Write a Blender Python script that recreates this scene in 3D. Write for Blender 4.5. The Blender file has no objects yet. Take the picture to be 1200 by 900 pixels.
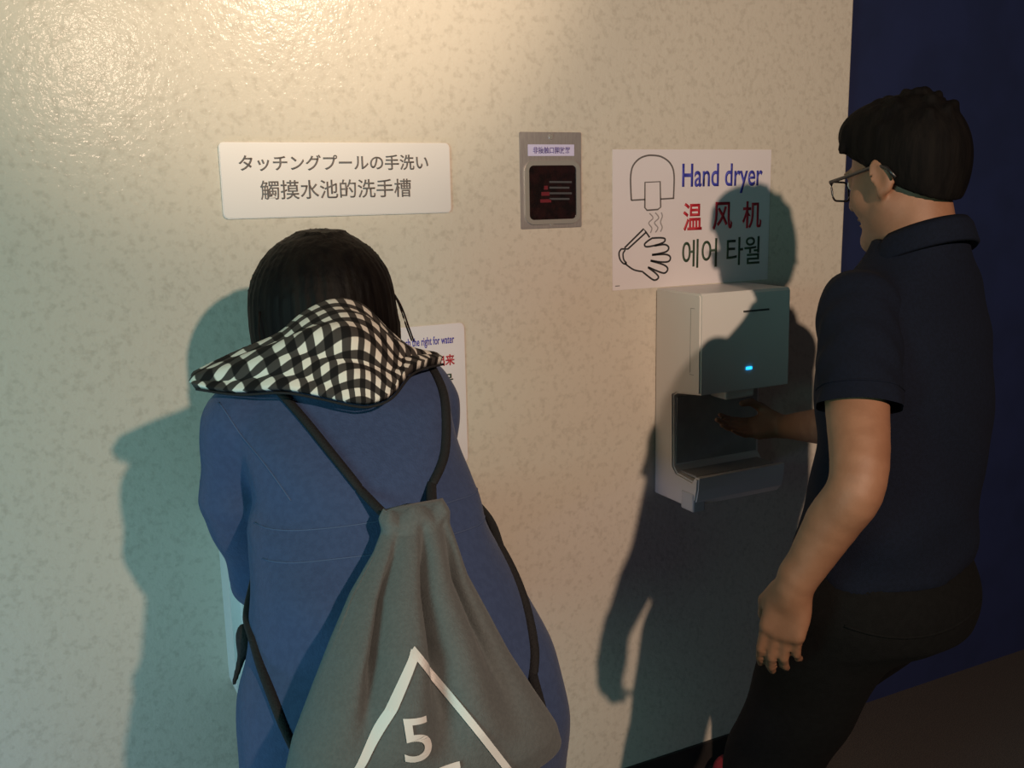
import bpy, bmesh, math, random
import numpy as np
from mathutils import Vector, Matrix, Euler
from mathutils.bvhtree import BVHTree

random.seed(7)
C = bpy.context.scene.collection
sc = bpy.context.scene
R = math.radians

# ------------------------------------------------------------------ camera
cd = bpy.data.cameras.new('camera'); cam = bpy.data.objects.new('camera', cd); C.objects.link(cam)
cd.sensor_fit = 'HORIZONTAL'; cd.sensor_width = 36; cd.lens = 36*1150/1200
cd.clip_start = .02
YAW, PITCH, ROLL = R(26.78), R(-11.14), R(-1.12)
fw = Vector((math.sin(YAW)*math.cos(PITCH), math.cos(YAW)*math.cos(PITCH), math.sin(PITCH)))
r0 = fw.cross(Vector((0, 0, 1))).normalized(); u0 = r0.cross(fw)
rr = r0*math.cos(ROLL)+u0*math.sin(ROLL); uu = -r0*math.sin(ROLL)+u0*math.cos(ROLL)
M3 = Matrix((rr, uu, -fw)).transposed()
cam.matrix_world = Matrix.Translation((0, 0, 1.52)) @ M3.to_4x4()
sc.camera = cam

# ------------------------------------------------------------------ world, lights, exposure
sc.view_settings.view_transform = 'Standard'; sc.view_settings.look = 'None'
sc.view_settings.gamma = 1; sc.view_settings.use_curve_mapping = False
sc.view_settings.exposure = -.58
w = bpy.data.worlds.new('dim hall'); sc.world = w; w.use_nodes = True
w.node_tree.nodes['Background'].inputs[0].default_value = (.58, .57, .66, 1)
w.node_tree.nodes['Background'].inputs[1].default_value = .058

def light(name, typ, loc, energy, color, target=None, **kw):
    l = bpy.data.lights.new(name, typ); l.energy = energy; l.color = color
    for k, v in kw.items(): setattr(l, k, v)
    o = bpy.data.objects.new(name, l); C.objects.link(o); o.location = loc
    if target is not None:
        o.rotation_euler = (Vector(target)-Vector(loc)).to_track_quat('-Z', 'Y').to_euler()
    return o
KEY = light('warm_spotlight', 'SPOT', (.39, -1.05, 2.12), 385, (1, .735, .555), (2.35, 1.9, 1.25), spot_size=R(112), spot_blend=1.0, shadow_soft_size=.028)
SPEC = light('ceiling_downlight', 'SPOT', (1.36, -1.4, 2.64), 760, (1, .80, .58), (.50, 1.9, 2.19), spot_size=R(27), spot_blend=1.0, shadow_soft_size=.06)
TEAL = light('aquarium_glow', 'AREA', (-1.45, .15, 1.40), 33, (.38, .92, .86), (.4, 1.6, 1.0), shape='RECTANGLE', size=.7, size_y=1.0)
BLUE = light('low_blue_fill', 'AREA', (-1.0, 1.3, .25), 8, (.45, .58, 1.0), (1.4, 1.9, .6), shape='RECTANGLE', size=.3, size_y=.2)  # added fill that tints the lower wall blue; stands for no actual tank

# ------------------------------------------------------------------ materials
def pm(name, col, rough=.6, col2=None, scale=60, mixlo=.4, mixhi=.6, bump=0, bscale=200, metal=0, spec=.5, detail=3, coat=0, coatr=.2, vec=None, emit=None, sheen=0):
    m = bpy.data.materials.new(name); m.use_nodes = True
    nt = m.node_tree; b = nt.nodes['Principled BSDF']
    b.inputs['Base Color'].default_value = (*col, 1); b.inputs['Roughness'].default_value = rough
    b.inputs['Metallic'].default_value = metal; b.inputs['Specular IOR Level'].default_value = spec
    b.inputs['Coat Weight'].default_value = coat; b.inputs['Coat Roughness'].default_value = coatr
    if sheen: b.inputs['Sheen Weight'].default_value = sheen
    tc = nt.nodes.new('ShaderNodeTexCoord')
    src = tc.outputs['Object']
    if vec:
        mp = nt.nodes.new('ShaderNodeMapping'); mp.inputs['Scale'].default_value = vec
        nt.links.new(src, mp.inputs[0]); src = mp.outputs[0]
    if col2:
        n = nt.nodes.new('ShaderNodeTexNoise'); n.inputs['Scale'].default_value = scale; n.inputs['Detail'].default_value = detail
        nt.links.new(src, n.inputs['Vector'])
        cr = nt.nodes.new('ShaderNodeValToRGB'); cr.color_ramp.elements[0].position = mixlo; cr.color_ramp.elements[1].position = mixhi
        cr.color_ramp.elements[0].color = (*col, 1); cr.color_ramp.elements[1].color = (*col2, 1)
        nt.links.new(n.outputs[0], cr.inputs[0]); nt.links.new(cr.outputs[0], b.inputs['Base Color'])
    if bump:
        n2 = nt.nodes.new('ShaderNodeTexNoise'); n2.inputs['Scale'].default_value = bscale; n2.inputs['Detail'].default_value = detail
        nt.links.new(src, n2.inputs['Vector'])
        bp = nt.nodes.new('ShaderNodeBump'); bp.inputs['Strength'].default_value = bump; bp.inputs['Distance'].default_value = .004
        nt.links.new(n2.outputs[0], bp.inputs['Height']); nt.links.new(bp.outputs[0], b.inputs['Normal'])
        if coat: nt.links.new(bp.outputs[0], b.inputs['Coat Normal'])
    if emit:
        b.inputs['Emission Color'].default_value = (*emit[0], 1); b.inputs['Emission Strength'].default_value = emit[1]
    return m
M = {}
M['wall'] = pm('speckled_beige_wall', (.60, .54, .455), .5, (.51, .455, .378), 85, .50, .74, bump=.22, bscale=95, spec=.06, detail=2, coat=.10, coatr=.15)
M['navy'] = pm('navy_wall_paint', (.011, .019, .072), .6, (.009, .016, .06), 6, bump=.05, bscale=60)
M['floor'] = pm('dark_carpet', (.06, .05, .045), .95, (.035, .03, .028), 300, bump=.6, bscale=500)
M['base'] = pm('dark_vinyl', (.030, .024, .022), .45, (.024, .02, .018), 20)
M['edge'] = pm('wall_edge_trim', (.62, .57, .48), .4)
M['sign'] = pm('white_acrylic', (.74, .70, .68), .28, (.72, .68, .66), 3)
M['paper'] = pm('laminated_paper', (.74, .68, .69), .30, (.72, .66, .67), 4)
M['ink'] = pm('black_ink', (.03, .028, .03), .5)
M['greyink'] = pm('grey_ink', (.13, .115, .11), .5)
M['paleink'] = pm('pale_grey_ink', (.30, .27, .27), .5)
M['blue'] = pm('blue_ink', (.05, .055, .38), .5)
M['red'] = pm('red_ink', (.48, .02, .035), .5)
M['green'] = pm('dark_green_ink', (.035, .065, .035), .5)
M['purple'] = pm('violet_ink', (.16, .13, .36), .5)
M['label'] = pm('violet_white_label', (.62, .58, .80), .4)
M['steel'] = pm('brushed_steel', (.40, .36, .34), .38, (.36, .32, .31), 40, metal=.45, vec=(8, 1, 1), bump=.05, bscale=300)
M['steelshiny'] = pm('shiny_steel', (.62, .58, .52), .25, metal=.6)
M['window'] = pm('dark_sensor_window', (.010, .006, .006), .16, (.02, .008, .008), 50, spec=.6, bump=.25, bscale=90)
M['windowred'] = pm('dull_red_print', (.14, .012, .02), .4)
M['windowgrey'] = pm('dull_grey_print', (.07, .07, .075), .4)
M['dryer'] = pm('white_abs_plastic', (.68, .66, .62), .36, (.66, .64, .60), 5)
M['dryergrey'] = pm('grey_plastic', (.34, .34, .33), .45, (.30, .30, .29), 30)
M['dryerdark'] = pm('dark_plastic', (.05, .05, .05), .5)
M['tank'] = pm('translucent_tank', (.52, .53, .52), .25)
M['led'] = pm('blue_indicator', (.0, .3, .8), .4, emit=((.02, .42, 1.0), 3.2))
M['ceramic'] = pm('white_ceramic', (.72, .74, .72), .22, (.70, .72, .70), 3, spec=.55)
M['skin'] = pm('skin', (.225, .108, .060), .6, (.195, .09, .048), 25, bump=.06, bscale=260)
M['hairm'] = pm('black_hair', (.0035, .003, .003), .75, (.006, .005, .0045), 60, bump=.5, bscale=130, vec=(1, 1, .18), spec=.06)
M['hairw'] = pm('long_black_hair', (.004, .003, .003), .6, (.008, .006, .005), 60, bump=.4, bscale=110, vec=(1, 1, .08), spec=.10)
M['coat'] = pm('blue_cotton', (.041, .066, .146), .85, (.036, .058, .130), 130, bump=.25, bscale=420, spec=.15, sheen=.1)
M['thread'] = pm('coat_thread', (.048, .078, .165), .8)
M['coatdark'] = pm('dark_cuff', (.012, .02, .045), .8)
M['bag'] = pm('grey_jersey', (.108, .119, .120), .9, (.096, .106, .107), 240, bump=.3, bscale=600, spec=.12, sheen=.1)
M['print'] = pm('white_print', (.62, .60, .58), .6)
M['cord'] = pm('black_cord', (.0035, .0035, .0045), .85, (.006, .006, .007), 300, bump=.4, bscale=500)
M['polo'] = pm('navy_pique', (.0034, .0056, .0135), .9, (.0028, .0046, .011), 200, bump=.3, bscale=700, spec=.15)
M['jeans'] = pm('black_denim', (.0022, .0021, .0021), .9, (.003, .0029, .0029), 90, bump=.3, bscale=500, spec=.15)
M['shoe'] = pm('red_canvas', (.30, .022, .03), .7, (.24, .018, .024), 200, bump=.2, bscale=500)
M['sole'] = pm('dark_rubber', (.02, .02, .02), .7)
M['shoeblack'] = pm('black_leather', (.015, .015, .015), .5)
M['legging'] = pm('black_legging', (.012, .012, .014), .8)
M['frame'] = pm('black_glasses_frame', (.012, .010, .010), .35)
M['eye'] = pm('eye_white', (.7, .68, .65), .2)
M['iris'] = pm('dark_iris', (.012, .008, .006), .15)
M['lip'] = pm('lip', (.33, .13, .10), .5)
gl = bpy.data.materials.new('lens_glass'); gl.use_nodes = True
gb = gl.node_tree.nodes['Principled BSDF']; gb.inputs['Transmission Weight'].default_value = 1; gb.inputs['Roughness'].default_value = .03; gb.inputs['IOR'].default_value = 1.15
gb.inputs['Base Color'].default_value = (.95, .97, .95, 1); M['lens'] = gl

def gingham():
    m = bpy.data.materials.new('gingham_lining'); m.use_nodes = True
    nt = m.node_tree; N = nt.nodes; L = nt.links; b = N['Principled BSDF']; b.inputs['Roughness'].default_value = .85; b.inputs['Specular IOR Level'].default_value = .15
    uv = N.new('ShaderNodeUVMap'); sp = N.new('ShaderNodeSeparateXYZ'); L.new(uv.outputs[0], sp.inputs[0])
    def stripe(o):
        a = N.new('ShaderNodeMath'); a.operation = 'PINGPONG'; a.inputs[1].default_value = 1; L.new(o, a.inputs[0])
        r = N.new('ShaderNodeMapRange'); r.inputs[1].default_value = .46; r.inputs[2].default_value = .54; L.new(a.outputs[0], r.inputs[0]); return r.outputs[0]
    add = N.new('ShaderNodeMath'); add.operation = 'ADD'; L.new(stripe(sp.outputs[0]), add.inputs[0]); L.new(stripe(sp.outputs[1]), add.inputs[1])
    half = N.new('ShaderNodeMath'); half.operation = 'MULTIPLY'; half.inputs[1].default_value = .5; L.new(add.outputs[0], half.inputs[0])
    cr = N.new('ShaderNodeValToRGB'); e = cr.color_ramp.elements
    e[0].position = 0; e[0].color = (.009, .008, .008, 1); e[1].position = 1; e[1].color = (.66, .63, .56, 1)
    k = e.new(.5); k.color = (.052, .046, .042, 1)
    L.new(half.outputs[0], cr.inputs[0]); L.new(cr.outputs[0], b.inputs['Base Color'])
    n = N.new('ShaderNodeTexNoise'); n.inputs['Scale'].default_value = 500; bp = N.new('ShaderNodeBump'); bp.inputs['Strength'].default_value = .2; bp.inputs['Distance'].default_value = .002
    L.new(n.outputs[0], bp.inputs['Height']); L.new(bp.outputs[0], b.inputs['Normal'])
    return m
M['gingham'] = gingham()

# ------------------------------------------------------------------ helpers
def tag(o, label=None, cat=None, group=None, kind=None):
    if label: o['label'] = label
    if cat: o['category'] = cat
    if group: o['group'] = group
    if kind: o['kind'] = kind
    return o
def link(name, me, mat, parent=None, smooth=False):
    o = bpy.data.objects.new(name, me); C.objects.link(o)
    if mat: me.materials.append(M[mat] if isinstance(mat, str) else mat)
    if parent: o.parent = parent
    if smooth: me.polygons.foreach_set('use_smooth', [True]*len(me.polygons))
    return o
def empty(name, loc):
    o = bpy.data.objects.new(name, None); C.objects.link(o); o.location = loc; o.empty_display_size = .05
    return o
def under(o, root):           # parent while keeping the world place
    o.parent = root; o.matrix_parent_inverse = Matrix.Translation(root.location).inverted(); return o
def bmobj(name, bm, mat, root=None, smooth=False):
    bmesh.ops.recalc_face_normals(bm, faces=bm.faces[:])
    me = bpy.data.meshes.new(name); bm.to_mesh(me); bm.free()
    o = link(name, me, mat, None, smooth)
    if root: under(o, root)
    return o
def box(bm, lo, hi, bev=0, seg=2):
    v = [bm.verts.new((x, y, z)) for x in (lo[0], hi[0]) for y in (lo[1], hi[1]) for z in (lo[2], hi[2])]
    f = [(0, 1, 3, 2), (4, 6, 7, 5), (0, 4, 5, 1), (2, 3, 7, 6), (0, 2, 6, 4), (1, 5, 7, 3)]
    fs = [bm.faces.new([v[i] for i in q]) for q in f]
    if bev:
        es = list({e for q in fs for e in q.edges})
        bmesh.ops.bevel(bm, geom=es, offset=bev, segments=seg, affect='EDGES', profile=.5)
def boxobj(name, lo, hi, mat, root=None, bev=0, seg=2):
    bm = bmesh.new(); box(bm, lo, hi, bev, seg); return bmobj(name, bm, mat, root)
def rounded_rect(x0, z0, x1, z1, r, n=6):
    pts = []
    for cx, cz, a0 in ((x1-r, z1-r, 0), (x0+r, z1-r, 90), (x0+r, z0+r, 180), (x1-r, z0+r, 270)):
        for i in range(n+1):
            a = R(a0+90*i/n); pts.append((cx+r*math.cos(a), cz+r*math.sin(a)))
    return pts
def slab(name, pts, y0, y1, mat, root=None, bev=0):      # xz outline extruded in y
    bm = bmesh.new(); a = [bm.verts.new((x, y0, z)) for x, z in pts]; f = bm.faces.new(a)
    g = bmesh.ops.extrude_face_region(bm, geom=[f]); vs = [q for q in g['geom'] if isinstance(q, bmesh.types.BMVert)]
    bmesh.ops.translate(bm, verts=vs, vec=(0, y1-y0, 0))
    if bev:
        es = [e for e in bm.edges if all(abs(v.co.y-min(y0, y1)) < 1e-6 for v in e.verts)]
        bmesh.ops.bevel(bm, geom=es, offset=bev, segments=2, affect='EDGES')
    return bmobj(name, bm, mat, root)
def stroke_mesh(bm, pts, wd, y0, y1):       # flat printed line of width wd in the xz plane
    n = len(pts); P = [Vector((p[0], p[1])) for p in pts]
    closed = (P[0]-P[-1]).length < 1e-6
    L = []
    for i in range(n):
        a = P[i-1] if i else (P[-2] if closed else P[0]); b = P[i+1] if i < n-1 else (P[1] if closed else P[-1])
        d = (b-a).normalized(); nn = Vector((-d.y, d.x))*wd/2
        L.append((P[i]+nn, P[i]-nn))
    rows = [[bm.verts.new((q.x, y, q.y)) for q, y in ((l, y0), (r_, y0), (r_, y1), (l, y1))] for l, r_ in L]
    for i in range(n-1):
        for k in range(4): bm.faces.new((rows[i][k], rows[i][(k+1) % 4], rows[i+1][(k+1) % 4], rows[i+1][k]))
    bm.faces.new(rows[0]); bm.faces.new(rows[-1][::-1])
def smooth_line(pts, n=6):
    out = []
    for i in range(len(pts)-1):
        p0 = np.array(pts[max(i-1, 0)], float); p1 = np.array(pts[i], float); p2 = np.array(pts[i+1], float); p3 = np.array(pts[min(i+2, len(pts)-1)], float)
        for k in range(n):
            t = k/n; out.append(.5*(2*p1+(p2-p0)*t+(2*p0-5*p1+4*p2-p3)*t*t+(3*p1-p0-3*p2+p3)*t**3))
    out.append(np.array(pts[-1], float)); return [tuple(float(c) for c in q) for q in out]
def text_mesh(body, x0, x1, z0, z1, y, mat, name, root, fat=0.0, depth=.0006, spacing=1.0):
    cu = bpy.data.curves.new('t', 'FONT'); cu.body = body; cu.offset = fat; cu.space_character = spacing
    t = bpy.data.objects.new('t', cu); C.objects.link(t); bpy.context.view_layer.update()
    me = bpy.data.meshes.new_from_object(t.evaluated_get(bpy.context.evaluated_depsgraph_get()))
    bpy.data.objects.remove(t); bpy.data.curves.remove(cu)
    co = np.array([v.co[:] for v in me.vertices]); lo = co.min(0); hi = co.max(0)
    for v in me.vertices:
        v.co = (x0+(v.co.x-lo[0])/(hi[0]-lo[0])*(x1-x0), y, z0+(v.co.y-lo[1])/(hi[1]-lo[1])*(z1-z0))
    bm = bmesh.new(); bm.from_mesh(me); bpy.data.meshes.remove(me)
    g = bmesh.ops.extrude_face_region(bm, geom=bm.faces[:]); vs = [q for q in g['geom'] if isinstance(q, bmesh.types.BMVert)]
    bmesh.ops.translate(bm, verts=vs, vec=(0, -depth, 0))
    return bmobj(name, bm, mat, root)
def tube(bm, pts, rad, n=10, flat=1.0):
    P = [Vector(p) for p in pts]; rings = []
    up = Vector((0, 0, 1))
    for i, p in enumerate(P):
        d = (P[min(i+1, len(P)-1)]-P[max(i-1, 0)]).normalized()
        s = d.cross(up if abs(d.z) < .95 else Vector((0, 1, 0))).normalized(); t = s.cross(d)
        r = rad[i] if hasattr(rad, '__len__') else rad
        rings.append([bm.verts.new(p+s*r*math.cos(2*math.pi*k/n)+t*r*flat*math.sin(2*math.pi*k/n)) for k in range(n)])
    for a, b in zip(rings, rings[1:]):
        for k in range(n): bm.faces.new((a[k], a[(k+1) % n], b[(k+1) % n], b[k]))
    bm.faces.new(rings[0][::-1]); bm.faces.new(rings[-1])
def disc(bm, c, r, y0, y1, n=20):
    a = [bm.verts.new((c[0]+r*math.cos(2*math.pi*k/n), y0, c[1]+r*math.sin(2*math.pi*k/n))) for k in range(n)]
    b = [bm.verts.new((c[0]+r*.8*math.cos(2*math.pi*k/n), y1, c[1]+r*.8*math.sin(2*math.pi*k/n))) for k in range(n)]
    bm.faces.new(a); bm.faces.new(b[::-1])
    for k in range(n): bm.faces.new((a[k], a[(k+1) % n], b[(k+1) % n], b[k]))

# --- signed distance fields meshed with surface nets: continuous bodies and cloth
class Field:
    def __init__(s, lo, hi, h):
        s.lo = np.array(lo, float); s.h = h
        s.ax = [np.arange(lo[i], hi[i]+h, h, dtype=np.float32) for i in range(3)]
        s.d = np.full([len(a) for a in s.ax], .4, np.float32)
    def grid(s, lo, hi):
        sl = []
        for i in range(3):
            a = max(0, int(math.floor((lo[i]-s.lo[i])/s.h))); b = min(len(s.ax[i]), int(math.ceil((hi[i]-s.lo[i])/s.h))+1)
            if b <= a: return None, None
            sl.append(slice(a, b))
        g = (s.ax[0][sl[0]][:, None, None], s.ax[1][sl[1]][None, :, None], s.ax[2][sl[2]][None, None, :])
        return tuple(sl), g
    def put(s, fn, lo, hi, k=.01, sub=False):
        m = k+3*s.h+.01
        sl, g = s.grid([l-m for l in lo], [x+m for x in hi])
        if sl is None: return
        v = fn(*g).astype(np.float32); o = s.d[sl]
        if sub: v = -v; t = np.clip(.5-.5*(o-v)/k, 0, 1); s.d[sl] = o*(1-t)+v*t+k*t*(1-t)
        else: t = np.clip(.5+.5*(o-v)/k, 0, 1); s.d[sl] = o*(1-t)+v*t-k*t*(1-t)
    def cone(s, a, b, ra, rb, k=.01, sub=False):
        a = np.array(a, float); b = np.array(b, float); ab = b-a; L2 = float(ab@ab)
        def fn(x, y, z):
            t = np.clip(((x-a[0])*ab[0]+(y-a[1])*ab[1]+(z-a[2])*ab[2])/L2, 0, 1)
            return np.sqrt((x-a[0]-t*ab[0])**2+(y-a[1]-t*ab[1])**2+(z-a[2]-t*ab[2])**2)-(ra+(rb-ra)*t)
        r = max(ra, rb); s.put(fn, np.minimum(a, b)-r, np.maximum(a, b)+r, k, sub)
    def chain(s, pts, rads, k=.01):
        for i in range(len(pts)-1): s.cone(pts[i], pts[i+1], rads[i], rads[i+1], k)
    def ell(s, c, r, rot=None, k=.01, sub=False):
        m = np.array(rot.to_3x3().transposed() if rot is not None else np.eye(3), float)
        def fn(x, y, z):
            X, Y, Z = x-c[0], y-c[1], z-c[2]
            p = [(m[i][0]*X+m[i][1]*Y+m[i][2]*Z) for i in range(3)]
            k0 = np.sqrt(sum((p[i]/r[i])**2 for i in range(3))); k1 = np.sqrt(sum((p[i]/r[i]**2)**2 for i in range(3)))
            return k0*(k0-1)/np.maximum(k1, 1e-6)
        q = max(r); s.put(fn, [c[i]-q for i in range(3)], [c[i]+q for i in range(3)], k, sub)
    def stack(s, rows, k=.01, ex=2.0):       # rows of (z, cx, cy, rx, ry[, yaw])
        rows = sorted(rows); A = np.array([list(q)+[0]*(6-len(q)) for q in rows], float)
        z0, z1 = A[0, 0], A[-1, 0]
        zz = np.linspace(z0, z1, 160); V = [np.interp(zz, A[:, 0], A[:, i]) for i in range(1, 6)]
        ker = np.hanning(15); ker /= ker.sum()
        V = [np.convolve(np.pad(v, 7, mode='edge'), ker, 'valid') for v in V]
        def fn(x, y, z):
            zc = np.clip(z, z0, z1); cx, cy, rx, ry, yw = [np.interp(zc, zz, v) for v in V]
            X, Y = x-cx, y-cy; ca, sa = np.cos(yw), np.sin(yw)
            X, Y = X*ca+Y*sa, -X*sa+Y*ca
            f = (np.abs(X/rx)**ex+np.abs(Y/ry)**ex)**(1/ex)
            g = np.sqrt((X/rx**2)**2+(Y/ry**2)**2)/np.maximum(f, 1e-4)
            d = f*(f-1)/np.maximum(f*g, 1e-3)
            return np.maximum(np.maximum(d, z-z1), z0-z)
        mx = A[:, 3:5].max()
        s.put(fn, (A[:, 1].min()-mx, A[:, 2].min()-mx, z0), (A[:, 1].max()+mx, A[:, 2].max()+mx, z1), k)
    def cut(s, co, no, lo=None, hi=None):     # remove the side the normal points to
        sl, g = s.grid(lo if lo is not None else s.lo, hi if hi is not None else [a[-1] for a in s.ax])
        n = np.array(no, float); n /= np.linalg.norm(n)
        s.d[sl] = np.maximum(s.d[sl], ((g[0]-co[0])*n[0]+(g[1]-co[1])*n[1]+(g[2]-co[2])*n[2]).astype(np.float32))
    def warp(s, fn): s.d += fn(s.ax[0][:, None, None], s.ax[1][None, :, None], s.ax[2][None, None, :]).astype(np.float32)
    def bm(s, smooth=1):
        d = s.d; S = d < 0; nx, ny, nz = d.shape
        cnt = np.zeros((nx-1, ny-1, nz-1), np.int8)
        for i in (0, 1):
            for j in (0, 1):
                for k in (0, 1): cnt += S[i:nx-1+i, j:ny-1+j, k:nz-1+k]
        act = (cnt > 0) & (cnt < 8); idx = np.argwhere(act); vid = np.full(act.shape, -1, np.int64); vid[act] = np.arange(len(idx))
        cor = np.array([(i, j, k) for i in (0, 1) for j in (0, 1) for k in (0, 1)])
        val = np.stack([d[idx[:, 0]+c[0], idx[:, 1]+c[1], idx[:, 2]+c[2]] for c in cor], 1)
        acc = np.zeros((len(idx), 3)); n = np.zeros(len(idx))
        for a in range(8):
            for b in range(a+1, 8):
                if np.abs(cor[a]-cor[b]).sum() != 1: continue
                x = (val[:, a] < 0) != (val[:, b] < 0)
                t = np.where(x, val[:, a]/np.where(x, val[:, a]-val[:, b], 1), 0)
                acc += np.where(x[:, None], cor[a]+t[:, None]*(cor[b]-cor[a]), 0); n += x
        V = (idx+acc/n[:, None])*s.h+s.lo
        F = []
        for ax in range(3):
            o = [i for i in range(3) if i != ax]
            a = [slice(1, -1)]*3; a[ax] = slice(0, -1); b = list(a); b[ax] = slice(1, None)
            A_, B_ = S[tuple(a)], S[tuple(b)]; e = np.argwhere(A_ != B_)
            off = np.ones(3, int); off[ax] = 0; e = e+off
            sg = S[e[:, 0], e[:, 1], e[:, 2]]
            q = []
            for du, dv in ((0, 0), (1, 0), (1, 1), (0, 1)):
                c = e.copy(); c[:, o[0]] -= du; c[:, o[1]] -= dv; q.append(vid[c[:, 0], c[:, 1], c[:, 2]])
            q = np.stack(q, 1); flip = sg if ax != 1 else ~sg
            q[~flip] = q[~flip][:, ::-1]; F.append(q)
        F = np.concatenate(F); F = F[(F >= 0).all(1)]
        me = bpy.data.meshes.new('f'); me.from_pydata(V.tolist(), [], F.tolist()); me.update()
        bm = bmesh.new(); bm.from_mesh(me); bpy.data.meshes.remove(me)
        for _ in range(smooth): bmesh.ops.smooth_vert(bm, verts=bm.verts, factor=.5, use_axis_x=True, use_axis_y=True, use_axis_z=True)
        return bm
def open_caps(bm, co, no, tol, lo=None, hi=None):
    co, no = Vector(co), Vector(no).normalized(); kill = []
    for f in bm.faces:
        c = f.calc_center_median()
        if abs((c-co).dot(no)) < tol and abs(f.normal.dot(no)) > .8 and (lo is None or all(lo[i] <= c[i] <= hi[i] for i in range(3))): kill.append(f)
    bmesh.ops.delete(bm, geom=kill, context='FACES')
def slice_off(bm, co, no, lo=None, hi=None):
    fs = [f for f in bm.faces if lo is None or all(lo[i] <= c <= hi[i] for i, c in enumerate(f.calc_center_median()))]
    g = fs+list({e for f in fs for e in f.edges})+list({v for f in fs for v in f.verts})
    bmesh.ops.bisect_plane(bm, geom=g, plane_co=co, plane_no=no, clear_outer=True)
def fobj(name, bm, mat, root=None):
    bmesh.ops.recalc_face_normals(bm, faces=bm.faces[:])
    me = bpy.data.meshes.new(name); bm.to_mesh(me); bm.free()
    o = link(name, me, mat, None, True)
    if root: under(o, root)
    return o
def bvh(o): return BVHTree.FromPolygons([o.matrix_world @ v.co if False else v.co.copy() for v in o.data.vertices], [tuple(p.vertices) for p in o.data.polygons])

# ------------------------------------------------------------------ setting
WY = 1.90
def struct(o, label, cat): return tag(o, label, cat, kind='structure')
struct(boxobj('wall_left', (-3.0, WY, 0), (1.928, WY+.12, 3.0), 'wall', bev=.004), 'glossy speckled beige wall carrying the signs and hand dryer', 'wall')
struct(boxobj('wall_right', (1.80, WY+.03, 0), (5.5, WY+.15, 3.0), 'navy'), 'dark navy wall set back beyond the beige wall edge', 'wall')
bm = bmesh.new(); box(bm, (-3, -3, -.08), (5.5, WY+.15, 0)); struct(bmobj('floor', bm, 'floor'), 'dark brown carpet floor below the beige wall', 'floor')
struct(boxobj('baseboard_left', (-3, WY-.008, 0), (1.926, WY, .073), 'base', bev=.002), 'dark vinyl baseboard along the foot of the beige wall', 'baseboard')

# ------------------------------------------------------------------ wall signs
t = empty('wash_basin_sign', (.5925, WY, 1.548))
slab('sign_panel', rounded_rect(.362, 1.478, .824, 1.618, .010), WY, WY-.006, 'sign', t, bev=.0015)
text_mesh('タッチングプールの手洗い', .396, .775, 1.565, 1.595, WY-.0062, 'greyink', 'lettering', t, fat=.012)
text_mesh('觸摸水池的洗手槽', .433, .736, 1.512, 1.548, WY-.0062, 'greyink', 'lettering', t, fat=.006)
tag(t, 'white wall sign with two lines of grey Japanese and Chinese lettering', 'sign')

t = empty('water_sign', (.65, WY, 1.05))
slab('sign_panel', rounded_rect(.46, .94, .846, 1.247, .012), WY, WY-.004, 'paper', t, bev=.001)
text_mesh('Touch the right for water', .690, .821, 1.200, 1.223, WY-.0042, 'blue', 'lettering', t, fat=.012)
text_mesh('右侧触摸水出来', .670, .821, 1.158, 1.182, WY-.0042, 'red', 'lettering', t, fat=.022)
text_mesh('오른쪽 물', .690, .816, 1.112, 1.140, WY-.0042, 'green', 'lettering', t, fat=.014)
text_mesh('나옵니다', .735, .822, 1.068, 1.092, WY-.0042, 'green', 'lettering', t, fat=.014)
tag(t, 'pale sign behind the woman with blue, red and dark green lettering', 'sign')

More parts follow.
